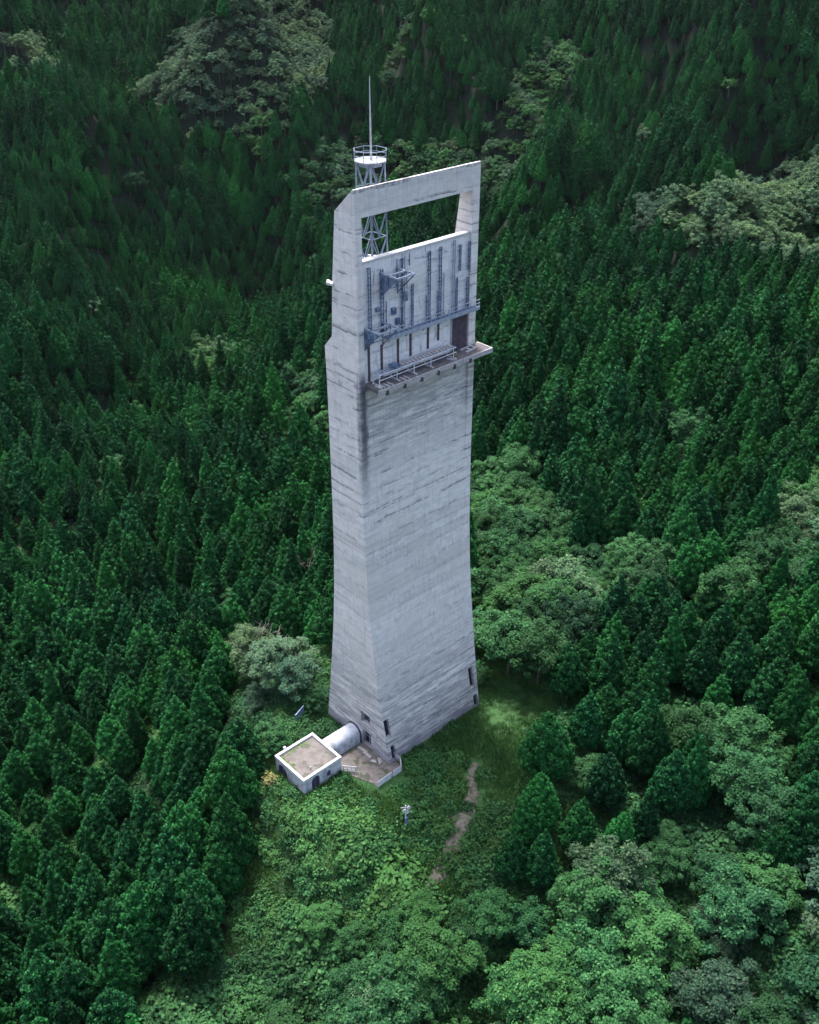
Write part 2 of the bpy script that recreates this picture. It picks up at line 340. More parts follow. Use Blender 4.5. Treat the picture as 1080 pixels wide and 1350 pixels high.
def ribbon(name, pts, ws, m, lift, n=90):
    pts = np.array(pts, float); s = np.r_[0, np.cumsum(np.hypot(*np.diff(pts, axis=0).T))]; q = np.linspace(0, s[-1], n)
    cx = np.interp(q, s, pts[:, 0]); cy = np.interp(q, s, pts[:, 1]); w = np.interp(q, s, ws)
    k = np.ones(7) / 7; cxs = np.convolve(np.pad(cx, 3, 'edge'), k, 'valid'); cys = np.convolve(np.pad(cy, 3, 'edge'), k, 'valid')
    tx = np.gradient(cxs); ty = np.gradient(cys); L = np.hypot(tx, ty); nxx = -ty / L; nyy = tx / L
    vs = []
    js = np.linspace(-1, 1, 7)
    for i in range(n):
        wa = w[i] * (1 + .25 * math.sin(i * 1.1) + .15 * math.sin(i * 2.7 + 1))
        for j in js: vs.append((cxs[i] + nxx[i] * j * wa, cys[i] + nyy[i] * j * wa))
    vs = np.array(vs); z = H(vs[:, 0], vs[:, 1]) + lift; z[0::7] -= .15; z[6::7] -= .15
    F = [(i * 7 + j, i * 7 + j + 1, i * 7 + j + 8, i * 7 + j + 7) for i in range(n - 1) for j in range(6)]
    me = np_mesh(name, np.c_[vs, z], F, m)
    return mesh_obj(name, me)
pp = [ground_pt(*q)[:2] for q in ((628, 1005, 0), (620, 1025, -.3), (624, 1052, -.7), (612, 1085, -1.2), (598, 1120, -2), (578, 1155, -2.6), (556, 1175, -3))]
tag(ribbon('path', pp, [.4, .42, .65, .85, .85, .75, .4], M['earth'], .15), kind='structure')
PATH = np.array(pp)

hz_ = bpy.data.materials.new('haze_air'); hz_.use_nodes = True; hn = hz_.node_tree; hn.nodes.clear()
ho = hn.nodes.new('ShaderNodeOutputMaterial'); hv_ = hn.nodes.new('ShaderNodeVolumePrincipled'); hn.links.new(hv_.outputs[0], ho.inputs['Volume'])
hv_.inputs['Density'].default_value = 0.000012; hv_.inputs['Color'].default_value = (.80, .90, 1.0, 1); hv_.inputs['Anisotropy'].default_value = .2
tag(MB().box(-700, 700, -170, 1210, float(GZ.min()) - 1, max(110.0, float(GZ.max()) + 20)).build('haze', hz_), kind='stuff')
# ------------------------------------------------------------------ the concrete tower
TW = empty('concrete_tower', (C0[0], C0[1], 0), ROT, 'tall slab-like weathered concrete tower with a rectangular opening near its top', 'tower')
zs = [-3, 0, 3, 6, 10, 15, 20, 27, 34, 41, 48.0]
aa = [7.72, 7.73, 7.77, 7.84, 7.93, 7.95, 7.98, 7.98, 8.02, 8.03, 8.03]
bb = [6.3, 5.86, 5.41, 4.89, 4.27, 3.65, 3.12, 2.73, 2.55, 2.51, 2.51]
zf = np.concatenate([np.arange(-3, 40, 1.0), [40, 44, 48.0]])
def prof(z):
    # smooth the measured taper
    return (np.interp(z, zs, aa), np.mean([np.interp(z + k, zs, bb) for k in (-1.5, 0, 1.5)]) if 0 < z < 40 else np.interp(z, zs, bb))
rings = []
for z in zf:
    a, b = prof(z)
    nk = float(np.clip((z - 33) / 12, 0, 1)) * .28 + .002     # the front panel sits back a little higher up
    rings.append([(-a, -b, z), (-a + .75, -b, z), (-a + .85, -b + nk, z), (a - .95, -b + nk, z), (a - .85, -b, z), (a, -b, z), (a, b, z), (-a, b, z)])
shaft = MB().loft(rings).build('shaft', M['conc'], TW)
def cutbox(pts, off):
    return MB().prism(pts, off).build('cutter', M['dark'])
cs = []
CW = Matrix.Translation((C0[0], C0[1], 0)) @ Matrix.Rotation(ROT, 4, 'Z')
for (z0, z1, ul, ur, s) in ((3.7, 6.3, -7.58, -6.90, 1), (0.15, 2.35, -7.1, -6.5, 1), (3.1, 6.1, 6.60, 7.28, 1), (0.0, 1.85, 7.0, 7.62, 1)):
    bt = np.interp(z1, zs, bb); b0 = np.interp(z0, zs, bb); sh = .25 if s else 0
    d = (-.18 if ul < 0 else .18)
    # slots lean with the battered wall
    pts = [(ul + (-.10), -b0 - .6, z0), (ur, -b0 - .6, z0), (ur - .10, -bt - .6, z1), (ul - .18, -bt - .6, z1)]
    cs.append(cutbox(pts, (0, .6 + abs(b0 - bt) + .9, 0)))
for (z0, z1, v0, v1) in ((3.7, 5.35, -2.45, -.85), (.25, 2.45, -2.5, -.95)):
    cs.append(MB().box(-9, -7.15, v0, v1, z0, z1).build('cutter', M['dark']))
for c_ in cs: c_.matrix_world = CW
cut(shaft, cs)
# what is seen in the recesses: dark frames and panes
def slot(z0, z1, ul, ur):
    b0 = np.interp(z0, zs, bb); b1 = np.interp(z1, zs, bb)
    w = MB().hexa([(ul, -b0 + .45, z0), (ur, -b0 + .45, z0), (ur, -b0 + .5, z0), (ul, -b0 + .5, z0),
                   (ul - .1, -b1 + .45, z1), (ur - .1, -b1 + .45, z1), (ur - .1, -b1 + .5, z1), (ul - .1, -b1 + .5, z1)]).build('window', M['dark'], TW)
    mb = MB(); zm = (z0 + z1) / 2; bmid = (b0 + b1) / 2
    mb.bar((ul - .05, -bmid + .42, zm), (ur - .05, -bmid + .42, zm), .03, 4); mb.build('frame', M['blue'], w)
slot(3.7, 6.3, -7.7, -6.9); slot(.15, 2.35, -7.15, -6.5); slot(3.1, 6.1, 6.5, 7.28); slot(0, 1.85, 6.95, 7.6)
w = MB().box(-7.25, -7.2, -2.44, -.86, 3.71, 5.34).build('window', M['purple'], TW)
MB().bar((-7.3, -1.65, 3.72), (-7.3, -1.65, 5.33), .04, 4).bar((-7.3, -2.4, 4.5), (-7.3, -.9, 4.5), .03, 4).build('frame', M['blue'], w)
w = MB().box(-7.25, -7.2, -2.49, -.96, .26, 2.44).build('door', M['dark'], TW)
MB().bar((-7.3, -1.72, .26), (-7.3, -1.72, 2.44), .05, 4).bar((-7.3, -2.45, 1.3), (-7.3, -1.0, 1.3), .04, 4).build('frame', M['steel'], w)
# head of the tower: rear shoulder, two legs, beam
def uprism(pts, u0, u1): return MB().prism([(u0, y, z) for y, z in pts], (u1 - u0, 0, 0))
uprism([(-2.20, 48.003), (2.51, 48.003), (2.60, 51.25), (1.46, 52.55), (-2.20, 52.55)], -7.25, 7.05).build('rear_shoulder', M['conc'], TW)
uprism([(-2.51, 48.003), (2.512, 48.003), (2.62, 51.2), (1.43, 52.54), (1.05, 57.8), (.30, 64.86), (-2.3, 67.2), (-2.51, 67.2)], -8.03, -7.252).build('left_leg', M['conc'], TW)
uprism([(-2.51, 48.003), (2.512, 48.003), (2.62, 51.2), (1.43, 52.54), (-.2, 60), (-.84, 64.5), (-1.3, 65.9), (-2.3, 67.2), (-2.51, 67.2)], 7.052, 8.03).build('right_leg', M['conc'], TW)
uprism([(-2.512, 64.62), (-.88, 64.62), (-1.28, 65.9), (-2.28, 67.202), (-2.512, 67.202)], -7.25, 7.05).build('top_beam', M['conc'], TW)
uprism([(-2.25, 52.56), (-1.75, 52.56), (-1.75, 60.35), (-2.25, 60.35)], -7.25, 7.05).build('equipment_wall', M['panelc'], TW)
MB().box(-7.25, 7.05, -2.27, -2.203, 48.42, 52.555).build('lower_wall_panel', M['panelc'], TW)
MB().box(-7.25, 7.05, -2.36, -1.66, 60.352, 60.56).build('white_coping', M['white'], TW, .02)
MB().bar((-8.0, .8, 57.85), (-8.0, 1.75, 57.85), .22, 8).box(-8.12, -7.9, 1.5, 1.8, 57.6, 58.1).build('drain_spout', M['white'], TW)
# ledge
lg = MB().box(-7.25, 8.55, -4.42, -2.272, 48.05, 48.4).build('ledge', M['floor'], TW)
m_ = MB()
m_.box(-7.27, 8.57, -4.56, -4.421, 47.92, 48.44); m_.box(8.552, 8.70, -4.56, -2.27, 47.92, 48.44)
m_.build('ledge_kerb', M['timber'], lg, .015)
for u_ in (-6.2, -3.9, -1.6, .7, 3.0, 5.3): MB().box(u_ - .13, u_ + .13, -4.66, -4.40, 47.75, 48.2).build('drain_notch', M['stain'], lg)
MB().box(8.04, 8.55, -2.268, .2, 48.05, 48.40).build('side_ledge', M['timber'], TW)
# door in the equipment wall
dr = MB()
for i in range(9): dr.box(4.72 + i * .25, 4.72 + i * .25 + .21, -2.36, -2.28, 48.45, 52.2)
dr = dr.build('door', M['door'], TW)
MB().box(4.6, 4.715, -2.38, -2.275, 48.45, 52.3).box(6.98, 7.04, -2.38, -2.275, 48.45, 52.3).box(4.6, 7.04, -2.40, -2.275, 52.31, 52.42).build('frame', M['timber'], dr)
# cable ladders and conduits up the equipment wall
def rack(u0, z0, z1, w_=.22, rungs=True, m='blue', v=-2.42):
    b_ = MB(); b_.box(u0 - w_ / 2 - .04, u0 - w_ / 2 + .04, v - .08, v, z0, z1)
    if rungs:
        b_.box(u0 + w_ / 2 - .04, u0 + w_ / 2 + .04, v - .08, v, z0, z1)
        z = z0 + .2
        while z < z1: b_.box(u0 - w_ / 2, u0 + w_ / 2, v - .05, v - .01, z, z + .07); z += .38
    z = z0 + .4
    while z < z1: b_.box(u0 - w_ / 2 - .02, u0 + w_ / 2 + .02, v, -2.252, z, z + .06); z += 1.6
    return b_.build('cable_rack', M[m], TW)
for a_ in ((-6.42, 53, 59.9, .3), (-4.87, 52.9, 59.4, .3), (-4.3, 53.2, 56.2, .12, False), (-2.30, 52.9, 59.9, .16), (-1.9, 52.9, 60.1, .1, False, 'steel'), (-.95, 52.8, 57.1, .2, True),
           (1.33, 52.7, 59.8, .25), (2.83, 52.8, 59.9, .25), (3.4, 52.9, 57.2, .12, False, 'steel'), (1.02, 52.7, 55.5, .14, False), (2.58, 52.8, 55.6, .14, False),
           (4.62, 52.9, 60.2, .12, False, 'steel'), (4.9, 52.9, 60.2, .12, False, 'steel'), (5.56, 56.9, 59.6, .2), (5.17, 52.8, 56.3, .2), (7.0 - .15, 56.7, 59.6, .22), (6.75, 52.7, 56.0, .26),
           (-2.9, 57.0, 60.0, .12, False), (-1.3, 59.0, 60.2, .1, False)): rack(*a_)
for u_, z0, z1, z_ in ((1.5, 2.7, 57.6, 0), (-6.3, -4.9, 57.3, 0), (1.5, 2.7, 58.9, 0), (5.2, 6.7, 55.8, 0), (5.2, 6.7, 53.6, 0), (-6.3, -4.9, 55.1, 0)):
    MB().bar((u_, -2.42, z1), (z0, -2.42, z1), .035, 5).build('conduit', M['steel'], TW)
for u_, z0, z1 in ((-6.55, 48.5, 52.4), (-4.9, 48.5, 51.9), (-2.75, 49.3, 51.9), (-1.05, 49.6, 52.1), (1.35, 49.7, 52.3), (2.8, 50.2, 52.3)):
    MB().box(u_ - .13, u_ + .13, -2.34, -2.275, z0, z1).build('dark_stain_strip', M['stain'], TW)  # brown-black wall stains, added as thin dark strips
for u_, z_, w_, h_ in ((-3.6, 54.6, .5, .7), (-5.6, 55.4, .4, .4), (-1.9, 55.6, .3, .9), (-3.1, 53.5, .5, .6)):
    MB().box(u_, u_ + w_, -2.55, -2.255, z_, z_ + h_).build('junction_box', M['blue'], TW, .02)
# antenna brackets
def bracket(u0, u1, z, out, skirt):
    v0, v1 = -2.26, -2.3 - out
    b_ = MB(); t_ = .17
    b_.box(u0, u1, v1, v1 + t_, z, z + .14).box(u0, u1, v1 + out * .5, v1 + out * .5 + t_, z, z + .14).box(u0, u0 + t_, v1 + t_, v0, z, z + .14).box(u1 - t_, u1, v1 + t_, v0, z, z + .14)
    fr = b_.build('antenna_bracket', M['steel'], TW)
    s_ = MB()
    for uu in (u0 + .08, u1 - .08):
        s_.bar((uu, v1 + .1, z), (uu, v0, z - 2.3), .06, 5); s_.bar((uu, v0 - .05, z), (uu, v0 - .05, z - 2.4), .06, 5)
        s_.bar((uu, v1 + out * .5, z), (uu, v0 - out * .5, z - 1.2), .05, 5); s_.bar((uu, v0, z - 1.1), (uu, v1 + out * .5, z), .05, 5)
    s_.bar((u0, v0 - out * .5, z - 1.15), (u1, v0 - out * .5, z - 1.15), .05, 5); s_.bar((u0 + .1, v1 + .1, z - .05), (u1 - .1, v0 - out * .5, z - 1.15), .04, 5)
    s_.build('strut', M['blue'], fr)
    if skirt:
        g = MB(); n = 12
        for i in range(n):
            f = (i + .5) / n; vv = v1 + (v0 - v1) * f
            g.box(u0 + .02, u0 + .06, vv - .07, vv + .07, z - .1 - 2.2 * f, z - .01)
        g.build('side_grille', M['blue'], fr)
bracket(-5.0, -2.65, 58.95, 2.45, True); bracket(-7.2, -4.65, 54.1, 2.3, True)
# catwalk across the wall
cw = MB().box(-4.6, 7.95, -3.15, -2.36, 52.62, 52.70).build('catwalk', M['blue'], TW)
r_ = MB()
for z_ in (52.75, 53.15, 53.55): r_.bar((-4.6, -3.13, z_), (7.95, -3.13, z_), .035, 5)
u_ = -4.6
while u_ < 8: r_.bar((u_, -3.13, 52.7), (u_, -3.13, 53.58), .035, 5); u_ += .62
r_.box(-4.6, 7.95, -3.16, -3.11, 52.45, 52.86)
r_.build('railing', M['steel'], cw)
for i in range(6): MB().bar((-4 + i * 2.3, -3.1, 52.6), (-4 + i * 2.3, -2.3, 51.9), .04, 5).build('support_strut', M['blue'], cw)

# ------------------------------------------------------------------ things on the ledge
def tower_pt(u, v, z): p = world(u, v); return (p[0], p[1], z)
T = empty('cable_tray_gantry', tower_pt(-1, -3.2, 48.4), ROT, 'long grey steel cable tray on short posts along the high ledge', 'cable tray')
b_ = MB()
for y_ in (-.35, .35): b_.box(-5.4, 5.0, y_ - .05, y_ + .05, 1.0, 1.12)
for i in range(26): b_.box(-5.3 + i * .41, -5.3 + i * .41 + .2, -.34, .34, 1.04, 1.09)
b_.build('tray', M['steel'], T)
for y_ in (-.55,):
    b_ = MB()
    for z_ in (.62, 1.15): b_.bar((-5.6, y_, z_), (5.0, y_, z_), .04, 5)
    b_.build('handrail', M['lite'], T)
for i, x_ in enumerate((-5.5, -3.2, -.9, 1.4, 4.6)):
    for q_, zt_ in ((-.55, 1.15), (.35, 1.0)): MB().bar((x_, q_, .12), (x_, q_, zt_), .05, 5).build('post', M['lite'], T)
    MB().box(x_ - .12, x_ + .12, -.95, .45, .005, .12).build('sleeper', M['timber'], T)
b_ = MB()
for i in range(17): b_.box(-3.1 + i * .47, -3.1 + i * .47 + .3, -.3, .3, 1.13, 1.26)
b_.build('cable_clamps', M['timber'], T); MB().box(-3.5, -2.6, -.42, .4, 1.28, 1.5).build('end_plate', M['blue'], T)
BL = [(-6.5, -3.85, 'first pale concrete block from the left end of the high ledge', .1), (-5.6, -4.0, 'pair of short pale blocks near the left end of the ledge', .1), (-3.4, -3.95, 'short pale block in front of the tray, left of middle', 0.05), (3.4, -3.7, 'long pale block lying right of the cable tray on the ledge', .35), (6.5, -3.1, 'flat pale frame of blocks below the rusty door on the ledge', .1)]
for i, (u_, v_, lb, a_) in enumerate(BL):
    q = tower_pt(u_, v_, 48.402); o = MB()
    if i == 4: o.box(-.9, .9, -.5, -.3, 0, .16).box(-.9, .9, .3, .5, 0, .16).box(-.2, .1, -.29, .29, 0, .14).box(.6, .85, -.29, .29, 0, .14)
    else: o.box(-.34, -.16, -.45, .45, 0, .15); o.box(.12, .3, -.45, .4, 0, .15)
    o = o.build('concrete_block', M['timber'], None, .015); o.location = q; o.rotation_euler[2] = ROT + a_; tag(o, lb, 'block', 'pale blocks left on the tower ledge')

# ------------------------------------------------------------------ lattice mast behind the opening
T = empty('lattice_mast', tower_pt(-3.5, .45, 52.56), ROT + math.radians(4), 'pale blue steel lattice mast with a railed platform and thin white antenna', 'lattice mast')
def hw(z): return np.interp(z, [0, 7, 15.3], [1.5, 1.22, .98])
lv = [0, 2.6, 5.2, 7.4, 9.6, 11.8, 14.2, 15.3]
Hm = 15.9
for sx in (-1, 1):
    for sy in (-1, 1):
        MB().bar((sx * 1.12, sy * 1.12, 0), (sx * .92, sy * .92, Hm), .085, 6).build('leg', M['mast'], T)
for k in range(4):
    b_ = MB(); r_ = Matrix.Rotation(k * math.pi / 2, 3, 'Z')
    z = 0; ns = 7; hh = Hm / ns
    for i in range(ns):
        z0, z1 = i * hh, (i + 1) * hh; w0 = np.interp(z0, [0, Hm], [1.12, .92]); w1 = np.interp(z1, [0, Hm], [1.12, .92])
        m0 = r_ @ Vector((0, -w0, z0)); 
        for s in (-1, 1):
            b_.bar(m0, r_ @ Vector((s * w1, -w1, z1)), .055, 5)
        b_.bar(r_ @ Vector((-w0, -w0, z0)), r_ @ Vector((w0, -w0, z0)), .05, 5)
    b_.build('bracing', M['mast'], T)
MB().bar((0, 0, 0), (0, 0, Hm), .13, 8).build('feeder_tube', M['mast'], T)
for z in (hh * 1, hh * 3, hh * 5):
    w = np.interp(z, [0, Hm], [1.12, .92]); b_ = MB()
    for s in (-1, 1): b_.box(-w, w, s * w * .5 - .12, s * w * .5 + .12, z, z + .07); b_.box(s * w * .5 - .12, s * w * .5 + .12, -w, w, z + .075, z + .14)
    b_.build('ring_plate', M['lite'], T)
ag = [math.radians(45 * i + 22.5) for i in range(8)]
pts = [(1.45 * math.cos(a) / math.cos(math.radians(22.5)), 1.45 * math.sin(a) / math.cos(math.radians(22.5))) for a in ag]
pl = MB().prism([(x, y, Hm) for x, y in pts], (0, 0, .14)).build('platform', M['mastl'], T)
MB().prism([(x * .72, y * .72, Hm - .35) for x, y in pts], (0, 0, .34)).build('platform_ring', M['mast'], pl)
b_ = MB()
for i in range(8):
    (x0, y0), (x1, y1) = pts[i], pts[(i + 1) % 8]
    for z in (Hm + .6, Hm + 1.05): b_.bar((x0, y0, z), (x1, y1, z), .032, 5)
    b_.bar((x0, y0, Hm + .14), (x0, y0, Hm + 1.1), .032, 5)
b_.build('railing', M['mast'], pl)
MB().bar((.1, 0, Hm + .14), (.1, 0, Hm + 3.6), .11, 8, .085).bar((.1, 0, Hm + 3.6), (.1, 0, Hm + 7.2), .085, 8, .03).build('antenna', M['white'], T)

# ------------------------------------------------------------------ small building, passage, patio
T = empty('flat_roofed_building', tower_pt(-15.43, -.05, 0), ROT, 'small white-edged flat-roofed building with arched dark doors beside the tower foot', 'building')
hx, hy, hz = 2.79, 2.72, 2.4
wl = MB().box(-hx, hx, -hy, hy, -3, 2.02).build('wall', M['wallw'], T)
def arch(w_, z0, zt, n=8): return [(-w_, z0), (w_, z0)] + [(w_ * math.cos(math.pi * i / n), zt - w_ + w_ * math.sin(math.pi * i / n)) for i in range(n + 1)]
cs = []; MW = Matrix.Translation(tower_pt(-15.43, -.05, 0)) @ Matrix.Rotation(ROT, 4, 'Z')
spec = [('f', -1.05, .60, -.05, 1.90), ('f', .90, .30, .45, 1.5), ('l', 1.45, .95, -.9, 1.62), ('l', -1.5, .14, .5, 1.0)]
for sd, c_, w_, z0, zt in spec:
    pr = arch(w_, z0, zt)
    if sd == 'f': o = MB().prism([(c_ + x, -hy - .3, z) for x, z in pr], (0, .6, 0))
    else: o = MB().prism([(-hx - .3, c_ + x, z) for x, z in pr], (.6, 0, 0))
    o = o.build('cutter', M['dark']); o.matrix_world = MW; cs.append(o)
cut(wl, cs)
for sd, c_, w_, z0, zt in spec:
    pr = arch(w_ - .01, z0 + .005, zt - .01)
    if sd == 'f': o = MB().prism([(c_ + x, -hy + .18, z) for x, z in pr], (0, .08, 0))
    else: o = MB().prism([(-hx + .18, c_ + x, z) for x, z in pr], (.08, 0, 0))
    o = o.build('door' if zt - z0 > 1.5 else 'window', M['purple'], T)
    if zt - z0 > 1.5:
        h_ = MB()
        if sd == 'f': h_.bar((c_, -hy + .17, z0), (c_, -hy + .17, zt - .1), .02, 4)
        else: h_.bar((-hx + .17, c_, z0), (-hx + .17, c_, zt - .1), .02, 4)
        h_.build('door_joint', M['steel'], o)
rf = MB().box(-hx + .26, hx - .26, -hy + .26, hy - .26, 2.022, 2.12).build('roof', M['roof'], T)
o = MB(); e = .05
o.box(-hx - e, hx + e, -hy - e, -hy + .26, 2.023, hz).box(-hx - e, hx + e, hy - .26, hy + e, 2.023, hz).box(-hx - e, -hx + .26, -hy + .262, hy - .262, 2.023, hz).box(hx - .26, hx + e, -hy + .262, hy - .262, 2.023, hz)
o.build('parapet', M['white'], T)
MB().box(-1.4, -1.1, hy + .052, hy + .3, 2.0, 2.6).build('vent', M['lite'], T)
rr = random.Random(3); o = MB()
for i in range(60):
    x_ = rr.uniform(-2.3, 1.5); y_ = 2.3 - abs(rr.gauss(0, .25)); r0 = rr.uniform(.06, .2)
    if i > 38: x_, y_ = -2.35 + abs(rr.gauss(0, .2)), rr.uniform(-.5, 2.3)
    o.prism([(x_ + r0 * math.cos(a) * rr.uniform(.6, 1.2), y_ + r0 * math.sin(a), 2.121) for a in np.linspace(0, 2 * math.pi, 8)[:-1]], (0, 0, .02 + .03 * rr.random()))
o.build('moss_growth', M['moss'], rf)
MB().bar((-.9, -1.6, 2.122), (-.9, -1.6, 2.5), .07, 8).build('vent_pipe', M['steel'], rf)
MB().bar((hx + .06, -hy + .5, -1), (hx + .06, -hy + .5, 2.0), .05, 6).build('downpipe', M['steel'], T)
MB().bar((-hx + .5, -hy - .06, -1), (-hx + .5, -hy - .06, 2.0), .05, 6).build('downpipe', M['steel'], T)
# passage
T = empty('vaulted_passage', tower_pt(-10.5, .55, 0), ROT, 'white barrel-vaulted passage joining the small building to the tower', 'passage')
n = 16; prf = [(-1.12, -.3), (-1.12, 1.1)] + [(-1.12 * math.cos(math.pi * i / n), 1.1 + 1.12 * math.sin(math.pi * i / n)) for i in range(1, n)] + [(1.12, 1.1), (1.12, -.3)]
o = MB().prism([(-2.12, y, z) for y, z in prf], (4.72, 0, 0)).build('vault', M['tube'], T)
o = MB()
for x_ in (-1.95, -1.1, -.2, .7, 1.6, 2.45):
    q = [(y * 1.03, z if z < 1.1 else 1.1 + (z - 1.1) * 1.03) for y, z in prf]
    o.prism([(x_, y, z) for y, z in q], (.05, 0, 0))
o.build('rib', M['lite'], T)
o = MB()
o.prism([(2.602, y * 1.14, z if z < 1.1 else 1.1 + (z - 1.1) * 1.14) for y, z in prf], (.35, 0, 0)); o.build('end_collar', M['purple'], T)
# patio
def flat(name, pts, z, th, m):
    o = MB().prism([(*world(u_, v_), z - th) for u_, v_ in pts], (0, 0, th)); return o.build(name, m)
tag(flat('patio', [(-12.62, -.6), (-7.7, -.6), (-7.7, -5.6), (-6.75, -5.5), (-6.7, -6.5), (-7.55, -7.5), (-11.25, -7.5), (-11.1, -6.9), (-11.9, -5.1), (-12.62, -3)], .02, .5, M['tile']), kind='structure')
tag(flat('step_pavement', [(-11.3, -7.52), (-7.6, -7.52), (-7.85, -9.1), (-11.45, -8.75)], -.10, .5, M['tile']), kind='structure')
def railing(name, a, b, h, label, cat, group=None, n=8, solid=False):
    a = np.array(world(*a)); b = np.array(world(*b)); L = np.hypot(*(b - a)); T = empty(name, (*a, 0.02), math.atan2(*(b - a)[::-1]), label, cat, group)
    o = MB()
    for z in ((.12, h * .5, h) if not solid else (.1, h)): o.bar((0, 0, z), (L, 0, z), .045, 5)
    o.build('rail', M['white'], T)
    for i in range(4): MB().bar((L * i / 3, 0, 0), (L * i / 3, 0, h), .055, 5).build('post', M['white'], T)
    o = MB()
    for i in range(int(n)):
        x_ = L * (i + .5) / n; o.box(x_ - .03, x_ + .03, -.02, .02, .12, h)
    if solid: o.box(0.03, L - .03, -.018, .018, .2, h * .75)
    o.build('baluster', M['lite'], T)
railing('railing', (-11.2, -7.62), (-9.1, -7.62), .95, 'white railing along the outer edge of the patio, left of its gap', 'railing', None, 9, True)
railing('railing', (-8.7, -7.62), (-7.5, -7.62), .95, 'short white railing on the patio edge, right of the gap', 'railing', None, 5, True)
railing('railing', (-7.45, -7.6), (-6.6, -6.5), .95, 'angled white railing turning back towards the tower corner', 'railing', None, 5)
railing('railing', (-6.55, -6.4), (-6.6, -5.2), .8, 'low white railing ending against the tower corner', 'railing', None, 5)
railing('garden_gate', (-12.5, -2.9), (-11.5, -4.1), .9, 'small white picket gate beside the flat-roofed building', 'gate', None, 8)
for i, (u_, v_, a_, lb) in enumerate(((-8.6, -1.9, .1, 'pale plank lying closest to the tower doorway'), (-8.75, -2.9, .06, 'pale plank lying parallel below the doorway plank'), (-8.3, -4.6, -.5, 'short pale plank beside the tower corner on the patio'), (-8.9, -4.2, .5, 'smallest pale plank lying loose on the patio'))):
    o = MB().box(-.12, .12, -.75 + i * .12, .75 - i * .12, 0, .14).box(.16, .3, -.6 + i * .12, .7 - i * .14, 0, .1).build('plank', M['timber'], None, .01); o.location = tower_pt(u_, v_, .022); o.rotation_euler[2] = ROT + a_
    tag(o, lb, 'plank', 'planks on the patio')
# floodlight pole in the bushes
p0 = ground_pt(535, 1097, -1.2); gz = float(H(p0[0], p0[1])[0])
T = empty('floodlight_pole', (p0[0], p0[1], gz), .5, 'weathered pole with white floodlights standing in bushes before the patio', 'light pole'); T.scale = (.78, .78, .9)
MB().bar((0, 0, -.3), (0, 0, 4.3), .10, 8).build('pole', M['lite'], T)
MB().bar((-.8, 0, 4.2), (.55, 0, 3.7), .06, 6).bar((-.5, .1, 3.5), (.35, .1, 3.0), .05, 6).build('cross_arm', M['white'], T)
for x_, z_ in ((.35, 3.95), (.1, 3.3), (-.3, 3.7)):
    o = MB().loft([[(x_ + r * math.cos(a), -.15 - d, z_ + r * math.sin(a)) for a in np.linspace(0, 2 * math.pi, 11)[:-1]] for r, d in ((.10, -.12), (.22, 0), (.30, .22))]).build('lamp_head', M['white'], T)
MB().box(-.22, .3, -.3, -.11, 1.3, 2.3).build('control_box', M['blue'], T, .03)
# grey grating left of the passage
p0 = ground_pt(396, 950, 0); gz = float(H(p0[0], p0[1])[0])
T = empty('metal_grating', (p0[0], p0[1], gz), ROT + .35, 'dark grey slatted metal grating standing in bushes left of the tower', 'grating')
o = MB()
for i in range(9): o.box(-.9 + i * .22, -.83 + i * .22, -.03, .03, .3, 1.7)
o.build('slats', M['blue'], T); MB().box(-.98, 1.0, -.05, .05, .2, .31).box(-.98, 1.0, -.05, .05, 1.7, 1.8).build('frame', M['blue'], T)
for x_ in (-.9, .92): MB().bar((x_, .08, -.2), (x_, .08, 1.8), .05, 5).build('leg', M['blue'], T)

